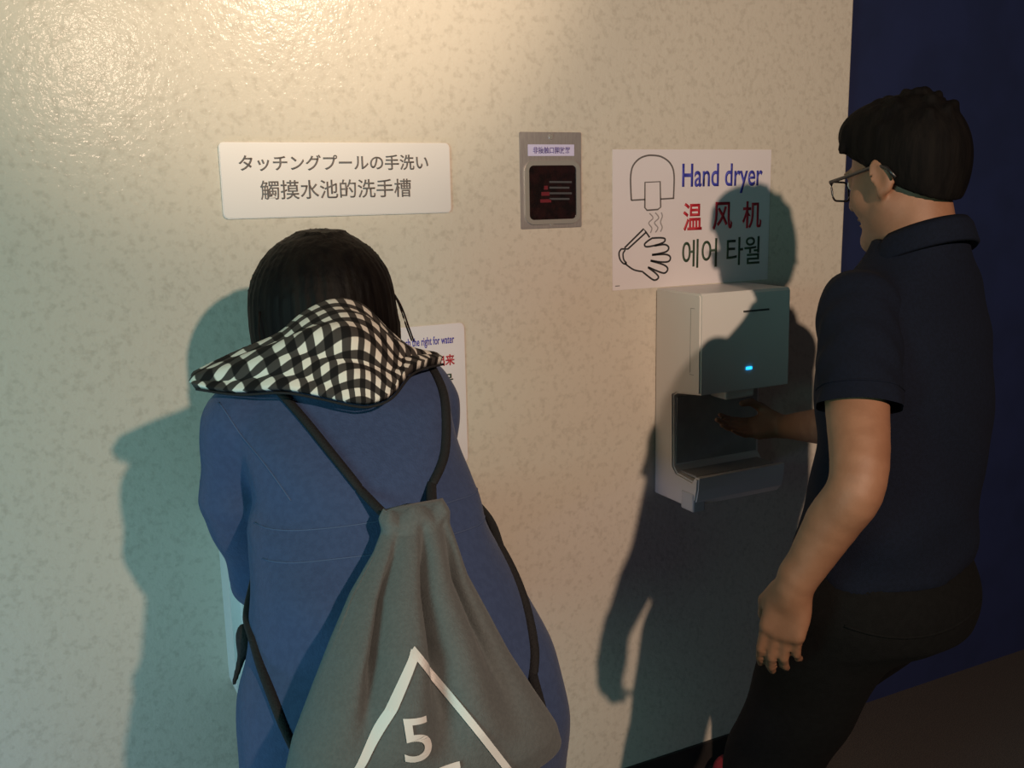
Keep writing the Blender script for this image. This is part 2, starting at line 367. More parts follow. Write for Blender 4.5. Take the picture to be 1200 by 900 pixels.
t = empty('hand_dryer_poster', (1.45, WY, 1.448))
slab('poster_sheet', [(1.221, 1.291), (1.678, 1.291), (1.678, 1.606), (1.221, 1.606)], WY, WY-.0012, 'paper', t)
text_mesh('Hand dryer', 1.412, 1.652, 1.504, 1.574, WY-.0014, 'blue', 'lettering', t, fat=.012)
for ch, a, b, f in (('温', 1.416, 1.471, .016), ('风', 1.503, 1.562, .014), ('机', 1.593, 1.652, .014)):
    text_mesh(ch, a, b, 1.419, 1.484, WY-.0014, 'red', 'lettering', t, fat=f)
text_mesh('에어 타월', 1.415, 1.650, 1.331, 1.399, WY-.0014, 'green', 'lettering', t, fat=.006)
S = {'shell': [(1.271, 1.493), (1.269, 1.524), (1.269, 1.55), (1.275, 1.57), (1.291, 1.585), (1.311, 1.592), (1.329, 1.593), (1.352, 1.59), (1.373, 1.579), (1.385, 1.564), (1.389, 1.545), (1.389, 1.522), (1.388, 1.494)],
 'noz': [(1.308, 1.533), (1.35, 1.534), (1.352, 1.476), (1.344, 1.471), (1.314, 1.47), (1.308, 1.476), (1.308, 1.533)],
 'w1': [(1.321, 1.463), (1.331, 1.452), (1.319, 1.441), (1.328, 1.429), (1.324, 1.418)], 'w2': [(1.337, 1.464), (1.347, 1.452), (1.335, 1.441), (1.345, 1.429), (1.338, 1.419)],
 'w3': [(1.354, 1.464), (1.357, 1.455), (1.352, 1.442), (1.357, 1.43), (1.352, 1.42)],
 'wt': [(1.244, 1.385), (1.262, 1.384), (1.312, 1.42)], 'th': [(1.312, 1.42), (1.305, 1.428), (1.253, 1.387)],
 'wr': [(1.244, 1.385), (1.238, 1.376), (1.241, 1.361), (1.251, 1.351), (1.258, 1.352), (1.251, 1.36), (1.249, 1.374), (1.255, 1.382)],
 'palm': [(1.253, 1.352), (1.278, 1.336), (1.304, 1.33)], 'web': [(1.312, 1.42), (1.322, 1.408)],
 'f1': [(1.329, 1.406), (1.352, 1.406), (1.365, 1.403), (1.361, 1.395), (1.336, 1.389), (1.313, 1.387), (1.308, 1.393), (1.317, 1.4), (1.329, 1.406)],
 'f2': [(1.336, 1.388), (1.364, 1.39), (1.376, 1.383), (1.371, 1.374), (1.352, 1.37), (1.329, 1.368)], 'f3': [(1.329, 1.367), (1.367, 1.367), (1.381, 1.36), (1.376, 1.35), (1.353, 1.35), (1.325, 1.355)],
 'f4': [(1.325, 1.354), (1.362, 1.343), (1.374, 1.333), (1.367, 1.324), (1.353, 1.326), (1.318, 1.34)], 'f5': [(1.318, 1.339), (1.339, 1.325), (1.348, 1.315), (1.341, 1.309), (1.33, 1.311), (1.304, 1.329)]}
def strokes(name, items, mat, root, y):
    bm = bmesh.new()
    for pts, wd in items: stroke_mesh(bm, pts, wd, y, y-.0006)
    return bmobj(name, bm, mat, root)
yy = WY-.0013
strokes('dryer_pictogram', [(smooth_line(S['shell'], 3), .0038), ([(1.271, 1.4935), (1.309, 1.4945)], .0034), ([(1.351, 1.4945), (1.388, 1.4955)], .0034), (S['noz'], .0036)], 'greyink', t, yy)
strokes('hot_air_pictogram', [(smooth_line(S[k], 4), .0028) for k in ('w1', 'w2', 'w3')], 'paleink', t, yy)
strokes('hand_pictogram', [(smooth_line(S[k], 4), .0038) for k in ('wr', 'palm', 'web')]+[(S[k], .0040) for k in ('wt', 'th')]+[(smooth_line(S[k], 4), .0042) for k in ('f1', 'f2', 'f3', 'f4', 'f5')], 'ink', t, yy)
strokes('imprint', [([(1.228, 1.301), (1.240, 1.301)], .002)], 'greyink', t, yy)
tag(t, 'white hand dryer poster with pictograms and blue, red and green words', 'poster')

t = empty('steel_sensor_plate', (1.063, WY, 1.54))
slab('plate', rounded_rect(.987, 1.438, 1.139, 1.642, .003, 3), WY, WY-.003, 'steel', t, bev=.001)
bm = bmesh.new(); fr = rounded_rect(1.001, 1.452, 1.128, 1.577, .016); stroke_mesh(bm, fr+[fr[0]], .010, WY-.003, WY-.0075); bmobj('window_frame', bm, 'steelshiny', t)
tag(bpy.data.objects['window_frame'], 'bright raised frame round the dark window')
wdw = slab('sensor_window', rounded_rect(1.003, 1.454, 1.126, 1.575, .012), WY-.003, WY-.0055, 'window', t)
tag(wdw, 'dark glossy sensor window')
strokes('red_mark', [([(1.033, 1.497), (1.060, 1.497)], .007), ([(1.036, 1.512), (1.056, 1.512)], .008), ([(1.043, 1.525), (1.052, 1.525)], .008)], 'windowred', t, WY-.0055)
strokes('printed_lines', [([(1.056, z), (1.112-(k % 2)*.006, z-.001)], .004) for k, z in enumerate((1.537, 1.525, 1.513, 1.501))], 'windowgrey', t, WY-.0055)
slab('label_strip', [(1.006, 1.592), (1.120, 1.592), (1.120, 1.616), (1.006, 1.616)], WY-.003, WY-.0038, 'label', t)
text_mesh('非接触口開放器', 1.018, 1.110, 1.597, 1.611, WY-.0039, 'purple', 'lettering', t, fat=.015)
for z in (1.632, 1.448):
    bm = bmesh.new(); disc(bm, (1.062, z), .0062, WY-.003, WY-.0055); box(bm, (1.0575, WY-.0062, z-.0007), (1.0665, WY-.0050, z+.0007)); bmobj('screw', bm, 'steelshiny', t)
tag(t, 'steel sensor plate with a dark window and violet label', 'sensor plate')

# ------------------------------------------------------------------ hand dryer
t = empty('hand_dryer', (1.472, WY, .79))
X0, X1 = 1.342, 1.602
prof = [(1.9, .79), (1.775, .79), (1.752, .796), (1.737, .812), (1.731, .838), (1.729, .868), (1.742, .868), (1.752, .856), (1.812, .862), (1.825, .875), (1.829, 1.045), (1.815, 1.052), (1.728, 1.062), (1.731, 1.283), (1.736, 1.289), (1.9, 1.289)]
bm = bmesh.new(); a = [bm.verts.new((X0, y, z)) for y, z in prof]; f = bm.faces.new(a)
g = bmesh.ops.extrude_face_region(bm, geom=[f]); bmesh.ops.translate(bm, verts=[v for v in g['geom'] if isinstance(v, bmesh.types.BMVert)], vec=(X1-X0, 0, 0))
es = [e for e in bm.edges if all(abs(v.co.x-X0) < 1e-6 for v in e.verts) or all(abs(v.co.x-X1) < 1e-6 for v in e.verts)]
bmesh.ops.bevel(bm, geom=es, offset=.004, segments=2, affect='EDGES'); bmesh.ops.triangulate(bm, faces=[q for q in bm.faces if len(q.verts) > 6])
bmobj('housing', bm, 'dryer', t)
boxobj('front_slot', (1.462, 1.7275, 1.2405), (1.535, 1.731, 1.2445), 'dryerdark', t)
boxobj('indicator_light', (1.4725, 1.7262, 1.108), (1.489, 1.730, 1.1145), 'led', t, bev=.0008)
boxobj('drip_tray', (1.356, 1.754, .860), (1.588, 1.815, .866), 'dryergrey', t, bev=.002)
tag(bpy.data.objects['drip_tray'], 'grey drip tray in the opening'); tag(bpy.data.objects['indicator_light'], 'glowing blue indicator light')
boxobj('inner_panel', (1.352, 1.8245, .88), (1.592, 1.832, 1.04), 'dryergrey', t)
bm = bmesh.new(); box(bm, (1.435, 1.752, 1.036), (1.520, 1.812, 1.062), .006); bmobj('air_nozzle', bm, 'dryer', t)
# drain tank drawer under the lip
bm = bmesh.new(); box(bm, (1.340, 1.742, .783), (1.375, 1.79, .828), .004); bmobj('drain_tank', bm, 'tank', t)
# seam of the removable cover on the side
bm = bmesh.new()
for a, b in (((1.765, 1.255), (1.752, 1.255)), ((1.765, 1.255), (1.765, 1.11)), ((1.765, 1.105), (1.752, 1.105))):
    y0, y1 = sorted((a[0], b[0])); z0, z1 = sorted((a[1], b[1])); box(bm, (X0-.0006, y0-.0006, z0-.0006), (X0+.001, y1+.0006, z1+.0006))
bmobj('cover_seam', bm, 'dryergrey', t)
tag(t, 'white open fronted hand dryer with a small blue light below its poster', 'hand dryer')

# ------------------------------------------------------------------ wash basin
t = empty('wash_basin', (.545, WY, .55))
slab('back_panel', rounded_rect(.306, .55, .70, .935, .02), WY, WY-.10, 'ceramic', t, bev=.018)
F = Field((.28, 1.36, .58), (.82, 1.86, 1.0), .006)
def bowl(x, y, z):
    q = [np.maximum(np.abs(x-.51)-.145, 0), np.maximum(np.abs(y-1.63)-.155, 0), np.maximum(np.abs(z-.80)-.085, 0)]
    return np.sqrt(q[0]**2+q[1]**2+q[2]**2)-.035
F.put(bowl, (.32, 1.42, .66), (.70, 1.83, .93), .004)
F.ell((.51, 1.62, .92), (.148, .145, .16), None, .012, True)
F.cut((0, 1.44, .68), (0, -.5, -1))
fobj('bowl', F.bm(1), 'ceramic', t)
bm = bmesh.new(); tube(bm, smooth_line([(.51, 1.80, .905), (.51, 1.80, .95), (.51, 1.76, .985), (.51, 1.70, .98), (.51, 1.672, .955)], 5), .012, 12); bmobj('spout', bm, 'steelshiny', t)
tag(t, 'white wall hung wash basin mostly hidden in front of the woman', 'wash basin')

# ------------------------------------------------------------------ body pieces
def fr(dirv, back):          # hand frame: x along the fingers, z out of the back of the hand, y towards the thumb (right) or away (left)
    x = Vector(dirv).normalized(); z = Vector(back); z = (z-x*z.dot(x)).normalized(); y = z.cross(x); return x, y, z
def hand(F, wrist, dirv, back, side, curl, thumb, sc_=1.0, wr=.024):
    x, y, z = fr(dirv, back); y = y*(1 if side == 'R' else -1); W = Vector(wrist)
    P = lambda a, b, c: tuple(W+(x*a+y*b+z*c)*sc_)
    ys = (.025, .0085, -.008, -.024)
    F.cone(P(-.02, 0, 0), P(.02, 0, 0), wr*sc_, .023*sc_, .012)
    for i, yb in enumerate(ys):
        F.cone(P(.012, yb*.55, 0), P(.080-abs(i-1.3)*.004, yb, .002), .0155*sc_, .0115*sc_, .010)
    F.ell(P(.042, 0, -.004), (.040*sc_, .034*sc_, .0125*sc_), Matrix((x, y, z)).transposed(), .010)
    F.ell(P(.035, .022, -.010), (.030*sc_, .015*sc_, .015*sc_), Matrix((x, y, z)).transposed(), .010)
    seg = ((.044, .027, .022), (.049, .031, .023), (.046, .029, .022), (.036, .023, .020))
    for i, yb in enumerate(ys):
        p = Vector((.080-abs(i-1.3)*.004, yb, .002)); ang = 0; r = (.0092, .0094, .0090, .0080)[i]; spread = (.03, .01, -.02, -.05)[i]
        for j in range(3):
            ang += curl[i][j]; d = Vector((math.cos(ang)*math.cos(spread), math.sin(spread)*math.cos(ang), -math.sin(ang)))
            q = p+d*seg[i][j]; F.cone(P(*p), P(*q), r*sc_, (r-.0009)*sc_, .0025); p = q; r -= .0009
    T = thumb
    F.cone(P(.018, .020, -.008), P(*T[0]), .016*sc_, .0125*sc_, .010)
    F.cone(P(*T[0]), P(*T[1]), .0115*sc_, .0105*sc_, .003); F.cone(P(*T[1]), P(*T[2]), .0105*sc_, .0085*sc_, .003)
def head(F, O, rot, s=1.0, ears=True):
    m = rot.to_3x3(); P = lambda a, b, c: tuple(Vector(O)+m @ Vector((a, b, c))*s)
    E = lambda c, r, k=.012, sub=False, rz=None: F.ell(P(*c), tuple(q*s for q in r), (m @ (rz or Matrix.Identity(3))), k, sub)
    E((0, -.008, .035), (.073, .094, .088)); E((0, .030, -.030), (.060, .062, .085), .03)
    for q in (-1, 1):
        F.cone(P(q*.050, .002, -.050), P(q*.012, .074, -.096), .020*s, .018*s, .022)
        E((q*.036, .056, -.028), (.026, .026, .026), .02)
        E((q*.031, .093, .004), (.017, .012, .012), .008, True)
        E((q*.031, .080, .002), (.014, .012, .011), .004)
        E((q*.024, .086, .021), (.024, .010, .008), .010)
        E((q*.011, .103, -.033), (.0085, .010, .0075), .006)
        if ears:
            rz = Euler((R(-12), 0, R(-q*22))).to_matrix()
            E((q*.079, -.014, -.006), (.0075, .0195, .032), .005, False, rz); E((q*.086, -.010, -.006), (.005, .011, .020), .003, True, rz)
            E((q*.076, -.006, -.034), (.007, .009, .009), .005)
    F.cone(P(0, .092, .012), P(0, .112, -.026), .0075*s, .0115*s, .012)
    E((0, .094, -.056), (.022, .009, .0055), .004); E((0, .092, -.067), (.019, .009, .006), .004); E((0, .099, -.0615), (.022, .006, .0016), .002, True)
    E((0, .084, -.098), (.020, .014, .016), .02)
def eyes(O, rot, root):
    m = rot.to_3x3()
    for q in (-1, 1):
        c = Vector(O)+m @ Vector((q*.031, .0815, .003)); bm = bmesh.new()
        bmesh.ops.create_uvsphere(bm, u_segments=16, v_segments=12, radius=.0115, matrix=Matrix.Translation(c)); e = bmobj('eye', bm, 'eye', root, True)
        c2 = c+m @ Vector((0, .0075, -.001)); bm = bmesh.new(); bmesh.ops.create_uvsphere(bm, u_segments=14, v_segments=10, radius=.0052, matrix=Matrix.Translation(c2)); i = bmobj('iris', bm, 'iris', None, True)
        i.parent = e; tag(e, 'white eyeball'); tag(i, 'dark iris')

def add_children(body, parts):
    for o in parts: o.parent = body
# ------------------------------------------------------------------ the man
HO = (1.335, 1.182, 1.535); HR = Euler((R(-13), 0, R(3))).to_matrix()
F = Field((.95, .92, 0.0), (1.72, 1.90, 1.72), .0042)
sh = [(.86, 1.245, 1.105, .150, .110, .10), (1.00, 1.26, 1.108, .148, .106, .12), (1.10, 1.28, 1.115, .152, .106, .14), (1.20, 1.30, 1.13, .162, .108, .15), (1.28, 1.315, 1.14, .170, .104, .16), (1.325, 1.325, 1.15, .150, .080, .16), (1.365, 1.33, 1.15, .105, .066, .16), (1.40, 1.332, 1.147, .066, .06, .1)]
F.stack([(a, b, c, d*.94, e*.94, f) for a, b, c, d, e, f in sh], .01, 2.2)
F.cone((1.332, 1.135, 1.38), (1.335, 1.165, 1.50), .062, .056, .03)
head(F, HO, HR)
LS, LE, LW = (1.172, 1.122, 1.335), (1.038, .974, 1.108), (.985, 1.037, .935)
def limb(F, pts, rads, k):
    P_ = smooth_line(pts, 5); t_ = np.linspace(0, len(pts)-1, len(P_)); F.chain(P_, list(np.interp(t_, range(len(pts)), rads)), k)
limb(F, [LS, (1.102, 1.045, 1.215), LE, tuple(.6*a+.4*b for a, b in zip(LE, LW)), LW], [.045, .0465, .0395, .0385, .0255], .001)
hand(F, LW, (-.10, .16, -1), (-.86, -.50, .0), 'L', ((.18, .32, .22), (.22, .36, .25), (.28, .42, .26), (.36, .48, .28)), ((.048, .040, -.022), (.076, .040, -.034), (.098, .032, -.046)), 1.0, .025)
RS, RE, RW = (1.452, 1.232, 1.335), (1.465, 1.40, 1.045), (1.532, 1.665, .980)
F.chain([RS, (1.460, 1.316, 1.19), RE], [.044, .045, .041], .006)
mid = tuple(.7*a+.3*b for a, b in zip(RE, RW)); F.chain([RE, mid, RW], [.041, .041, .026], .006)
hand(F, RW, (-.93, .30, .02), (.05, .55, -.83), 'R', ((.10, .22, .20), (.10, .22, .20), (.11, .23, .20), (.13, .25, .2)), ((.048, .050, -.020), (.078, .054, -.036), (.104, .046, -.040)), .92, .024)
F.ell((1.25, 1.10, .86), (.150, .112, .11), None, .03)
LH, LK, LA = (1.168, 1.11, .84), (1.135, 1.235, .48), (1.13, 1.19, .09)
RH, RK, RA = (1.335, 1.13, .84), (1.43, 1.42, .49), (1.50, 1.64, .09)
for h_, k_, a_, toe in ((LH, LK, LA, (1.11, 1.36, .045)), (RH, RK, RA, (1.518, 1.80, .045))):
    F.chain([h_, k_], [.085, .055], .03); F.chain([k_, a_], [.055, .038], .02); F.cone(a_, (toe[0], toe[1], .05), .036, .026, .02)
man = fobj('person', F.bm(3), 'skin')
tag(man, 'person in navy polo shirt and glasses reaching into the hand dryer', 'person')
parts = []
# polo shirt
F = Field((.95, .90, .86), (1.72, 1.52, 1.50), .0055)
F.stack([(.87, 1.236, 1.104, .158, .120, .08), (.94, 1.247, 1.105, .157, .118, .10), (1.00, 1.262, 1.107, .156, .116, .12), (1.10, 1.288, 1.117, .158, .117, .14), (1.20, 1.298, 1.13, .160, .120, .17), (1.28, 1.305, 1.14, .166, .115, .20), (1.325, 1.314, 1.148, .162, .098, .20), (1.365, 1.33, 1.15, .138, .084, .16), (1.40, 1.332, 1.147, .088, .076, .1), (1.43, 1.334, 1.145, .072, .070, .1)], .02, 2.25)
SLD = Vector((-.030, -.055, -.165)).normalized()
SL = [(1.182, 1.124, 1.325), (1.124, 1.063, 1.245), (1.070, 1.007, 1.150)]; SR = [(1.448, 1.222, 1.328), (1.456, 1.296, 1.235), (1.463, 1.352, 1.14)]
F.chain([SL[0], tuple(.6*a+.4*b for a, b in zip(SL[0], SL[1]))], [.062, .052], .02); F.chain([SR[0], tuple(.6*a+.4*b for a, b in zip(SR[0], SR[1]))], [.062, .052], .02)
CL, CR = (1.096, 1.035, 1.195), (1.459, 1.326, 1.178)
NL, NR = (-.30, -.34, -.95), (.05, .52, -.84)
hem = lambda x, y: 0
F.cut((1.245, 1.10, .905), (.08, 0, -1))
F.warp(lambda x, y, z: .0035*np.sin(26*z+9*x+6*y)*np.clip((1.28-z)*4, 0, 1)+.0028*np.sin(60*z-22*x+15*np.sin(8*y))*np.clip((1.05-z)*8, 0, 1)+.002*np.sin(40*(x+z)+20*y)*np.clip((1.3-z)*6, 0, 1))
b_ = F.bm(2); open_caps(b_, (1.245, 1.10, .905), (.08, 0, -1), .008); 
tmp = bpy.data.meshes.new('tmp')
for P_, c_, n_ in ((SL, CL, NL), (SR, CR, NR)):
    G_ = Field([min(p[q] for p in P_)-.09 for q in range(3)], [max(p[q] for p in P_)+.09 for q in range(3)], .005)
    G_.chain(P_, [.064, .061, .062], .006); G_.warp(lambda x, y, z: .0016*np.sin(70*z+40*x)+.0014*np.sin(110*(x+y)))
    q_ = G_.bm(2); slice_off(q_, c_, n_); q_.to_mesh(tmp); q_.free(); b_.from_mesh(tmp)
bpy.data.meshes.remove(tmp)
shirt = fobj('polo_shirt', b_, 'polo'); parts.append(shirt)
# collar: a folded band round the neck
bm = bmesh.new(); rings = []
for k in range(48):
    a = 2*math.pi*k/48; ca, sa = math.cos(a), math.sin(a); row = []
    front = max(0, sa)
    for rad, z in ((.068, 1.452), (.066, 1.480-.028*front), (.071, 1.486-.028*front), (.079, 1.475-.03*front), (.090, 1.442-.025*front), (.087, 1.438-.025*front), (.072, 1.462-.03*front)):
        row.append(bm.verts.new((1.335+rad*ca*1.02, 1.148+rad*sa*1.0, z-.022-.42*(rad*sa+.055))))
    rings.append(row)
for k in range(48):
    for j in range(7):
        a, b = rings[k], rings[(k+1) % 48]; bm.faces.new((a[j], b[j], b[(j+1) % 7], a[(j+1) % 7]))
parts.append(bmobj('collar', bm, 'polo', None, True)); parts[-1].parent = shirt; parts.pop()
# sleeve and hem stitching bands
def ring_band(name, co, no, rx, root, rad=.0022):
    n = Vector(no).normalized(); s_ = n.cross(Vector((0, 1, .2))).normalized(); t_ = n.cross(s_); pts = []
    tree = bvh(root); O_ = Vector(co)-n*.028
    for k in range(41):
        a = 2*math.pi*k/40; d = s_*math.cos(a)+t_*math.sin(a); h_ = tree.ray_cast(O_+d*rx, -d)
        if h_[0] is not None and (h_[0]-O_).length < rx: pts.append(h_[0]+d*.0003)
    bm = bmesh.new(); tube(bm, pts, rad, 6); o = bmobj(name, bm, 'polo', None, True); o.parent = root
ring_band('sleeve_seam', CL, NL, .085, shirt, .0016)
# trousers
F = Field((.95, .92, .02), (1.66, 1.80, 1.0), .0055)
F.stack([(.80, 1.252, 1.108, .150, .118, .08), (.88, 1.246, 1.104, .152, .114, .08), (.955, 1.250, 1.106, .146, .108, .08)], .02, 2.3)
F.ell((1.251, 1.10, .84), (.166, .128, .10), None, .03)
F.chain([LH, LK, (LA[0], LA[1]-.01, .075)], [.104, .080, .066], .03); F.chain([RH, RK, (RA[0], RA[1]-.01, .075)], [.104, .078, .064], .03)
F.cut((1.2, 1.1, .945), (0, 0, 1)); F.cut((1.2, 1.1, .055), (0, 0, -1))
F.warp(lambda x, y, z: .0035*np.sin(45*z+20*y+10*x)*np.clip((.8-z)*4, 0, 1)*np.clip(.4+np.sin(9*z+2), 0, 1))
b_ = F.bm(2); open_caps(b_, (1.2, 1.1, .055), (0, 0, -1), .01)
tr = fobj('trousers', b_, 'jeans'); parts.append(tr)
tree = bvh(tr)
def drape(tree, pts, d, off):
    out = []
    for p in pts:
        h_ = tree.ray_cast(Vector(p)-Vector(d)*.6, Vector(d))
        if h_[0] is not None: out.append(h_[0]-Vector(d)*off)
    return out
bk = Vector((.55, .83, 0)).normalized()
sm = [(1.10+.22*k/24, 1.05-.1*k/24, .850-.018*math.sin(math.pi*k/24)) for k in range(25)]
bm = bmesh.new(); tube(bm, drape(tree, sm, bk, .0), .0028, 6); o = bmobj('yoke_seam', bm, 'jeans', None, True); o.parent = tr
# shoes
for (ax, ay), (tx, ty) in (((1.13, 1.165), (1.112, 1.395)), ((1.498, 1.605), (1.522, 1.835))):
    F = Field((ax-.09, ay-.09, -.01), (tx+.12, ty+.09, .16), .0045)
    d = Vector((tx-ax, ty-ay, 0)).normalized(); p = lambda s_, z: (ax+d.x*s_, ay+d.y*s_, z); L_ = math.hypot(tx-ax, ty-ay)
    F.chain([p(-.01, .045), p(.09, .045), p(L_-.03, .036)], [.040, .041, .043], .02); F.cone(p(.0, .06), p(.005, .105), .040, .043, .02); F.cone(p(.02, .075), p(.13, .045), .034, .035, .02)
    F.cut((0, 0, .018), (0, 0, -1)); F.cut((0, 0, .115), (0, 0, 1)); up_ = fobj('shoe', F.bm(2), 'shoe'); parts.append(up_)
    F = Field((ax-.09, ay-.09, -.01), (tx+.12, ty+.09, .08), .0045)
    F.chain([p(-.01, .02), p(.09, .02), p(L_-.03, .02)], [.043, .043, .047], .02); F.cut((0, 0, .001), (0, 0, -1)); F.cut((0, 0, .022), (0, 0, 1)); so = fobj('sole', F.bm(1), 'sole'); so.parent = up_; tag(so, 'dark rubber sole')
    tag(up_, 'red canvas shoe')
# hair
m3 = HR
HP = lambda a, b, c: tuple(Vector(HO)+m3 @ Vector((a, b, c)))
F = Field((1.20, 1.02, 1.42), (1.47, 1.36, 1.72), .0035)
F.ell(HP(0, -.006, .034), (.084, .101, .094), HR, .01)
F.ell(HP(0, -.036, .0), (.069, .060, .088), HR, .03)
F.ell(HP(0, .046, .082), (.070, .056, .045), HR, .03)
rnd = random.Random(3)
for k in range(34):                      # choppy fringe
    a = -1.0+2*k/33; x_ = .070*a+rnd.uniform(-.004, .004); F.cone(HP(x_*.9, .070-.02*a*a, .085), HP(x_*1.05, .101-.035*a*a+rnd.uniform(-.004, .006), .050+rnd.uniform(-.010, .008)), .012, .0025, .004)
for k in range(90):                     # short layered locks
    u_ = rnd.uniform(-1, 1); th = rnd.uniform(0, 2*math.pi); zc = rnd.uniform(-.25, 1); rr_ = math.sqrt(1-min(1, zc*zc))
    if zc < .35: continue
    a = Vector((rr_*math.cos(th)*.085, rr_*math.sin(th)*.105-.010, zc*.098+.040)); dv = Vector((a.x*.08, a.y*.05+.006, -.030+.02*zc))
    F.cone(HP(*(a*.94)), HP(*(a*.95+dv)), .0075, .002, .008)
# clear the face, ears and the neck below the hairline
F.ell(HP(0, .150, -.052), (.115, .098, .115), HR, .006, True)
for q in (-1, 1):
    F.ell(HP(q*.085, .010, -.035), (.030, .046, .050), HR, .006, True); F.ell(HP(q*.092, .055, -.010), (.035, .05, .060), HR, .006, True)
F.cut(HP(0, -.10, -.082), tuple(m3 @ Vector((0, .80, -1))))
hair = fobj('hair', F.bm(1), 'hairm'); parts.append(hair)
# glasses
gp = Vector(HO)
gb_ = bmesh.new()
def lens_loop(q):
    pts = [];
    for x_, z_ in rounded_rect(-.025, -.017, .025, .016, .010, 4): pts.append(Vector(HP(q*.033+x_, .116-.35*abs(q*.033+x_)*.5+.002, -.002+z_)))
    return pts
for q in (-1, 1):
    L_ = lens_loop(q); tube(gb_, [tuple(p) for p in L_+[L_[0]]], .0017, 8)
    tube(gb_, [HP(q*.058, .107, .010), HP(q*.071, .098, .011), HP(q*.0785, .05, .010), HP(q*.081, -.012, .012), HP(q*.083, -.030, .002), HP(q*.082, -.042, -.016)], .0022, 8, 1.4)
tube(gb_, [HP(-.009, .1145, .003), HP(0, .1175, .006), HP(.009, .1145, .003)], .0016, 8)
gf = bmobj('glasses', gb_, 'frame', None, True); tag(gf, 'thin black framed glasses'); parts.append(gf)
for q in (-1, 1):
    bm = bmesh.new(); L_ = lens_loop(q); n_ = (m3 @ Vector((0, .0008, 0)))
    a = [bm.verts.new(p+n_) for p in L_]; b = [bm.verts.new(p-n_) for p in L_]; bm.faces.new(a); bm.faces.new(b[::-1])
    for k in range(len(a)): bm.faces.new((a[k], a[(k+1) % len(a)], b[(k+1) % len(a)], b[k]))
    o = bmobj('lens', bm, 'lens'); o.parent = gf; tag(o, 'clear lens')
add_children(man, parts); eyes(HO, HR, man)

# ------------------------------------------------------------------ the woman
WO = (.401, 1.402, 1.347); WR = Euler((R(-34), 0, R(-4))).to_matrix()
F = Field((.10, .85, 0), (.70, 1.75, 1.52), .0045)
F.stack([(.86, .383, 1.07, .15, .10), (1.0, .381, 1.10, .135, .09), (1.12, .375, 1.15, .128, .085), (1.22, .38, 1.215, .135, .08), (1.27, .38, 1.25, .11, .065)], .02)
F.cone((.382, 1.235, 1.22), (.396, 1.355, 1.32), .056, .050, .03)
head(F, WO, WR, .93)
WLS, WLE, WLW = (.252, 1.262, 1.235), (.270, 1.305, 1.020), (.405, 1.56, .985)
WRS, WRE, WRW = (.488, 1.262, 1.235), (.510, 1.345, 1.040), (.555, 1.57, .985)
for s_, e_, w_ in ((WLS, WLE, WLW), (WRS, WRE, WRW)): F.chain([s_, e_, w_], [.044, .036, .023], .02)
hand(F, WLW, (.5, .85, -.12), (-.5, .25, .8), 'L', ((.2, .3, .2),)*4, ((.05, .045, -.02), (.078, .05, -.03), (.1, .045, -.035)), .9, .021)
hand(F, WRW, (-.15, .95, -.12), (.5, .1, .85), 'R', ((.2, .3, .2),)*4, ((.05, .045, -.02), (.078, .05, -.03), (.1, .045, -.035)), .9, .021)
F.ell((.383, 1.07, .86), (.155, .11, .10), None, .03)
for q in (-1, 1):
    F.chain([(.383+q*.082, 1.08, .82), (.383+q*.085, 1.10, .46), (.383+q*.085, 1.06, .08)], [.080, .052, .034], .02); F.cone((.383+q*.085, 1.07, .06), (.383+q*.095, 1.21, .04), .032, .026, .02)
woman = fobj('person', F.bm(2), 'skin')
tag(woman, 'person in blue coat with gingham hood bending towards the wash basin', 'person')
parts = []
# coat
F = Field((.08, .80, .54), (.72, 1.62, 1.36), .0055)
F.stack([(.55, .385, 1.085, .225, .165), (.70, .385, 1.075, .216, .160), (.87, .383, 1.062, .203, .150), (.95, .381, 1.075, .196, .142), (1.04, .376, 1.10, .164, .132), (1.11, .368, 1.135, .144, .125), (1.185, .370, 1.185, .139, .120), (1.24, .373, 1.228, .142, .108), (1.28, .384, 1.252, .128, .088), (1.32, .382, 1.27, .075, .07)], .02, 2.2)
F.chain([(.253, 1.255, 1.232), (.246, 1.275, 1.14), (.268, 1.305, 1.020)], [.060, .057, .051], .012)
F.chain([(.268, 1.305, 1.020), (.285, 1.36, .992), (.36, 1.50, .985)], [.051, .056, .048], .012)
F.chain([(.488, 1.255, 1.235), (.496, 1.285, 1.15), (.508, 1.345, 1.045)], [.056, .051, .049], .012)
F.chain([(.508, 1.345, 1.045), (.545, 1.52, .993)], [.050, .044], .012)
def folds(x, y, z):
    a = .0075*np.sin(34*(z+.75*x)+6*np.sin(7*x))*np.exp(-((x-.27)/.09)**2)*np.exp(-((z-1.10)/.10)**2)
    b = .006*np.sin(48*x+3*np.sin(8*z))*np.clip((1.02-z)*6, 0, 1)
    c = .0050*np.sin(52*z+18*y)*np.exp(-((x-.24)/.05)**2)*np.clip((1.16-z)*8, 0, 1)
    d = .0032*np.sin(30*x-40*z+4*np.sin(11*x))*np.clip((z-1.04)*8, 0, 1)
    return a+b+c+d
F.warp(folds)
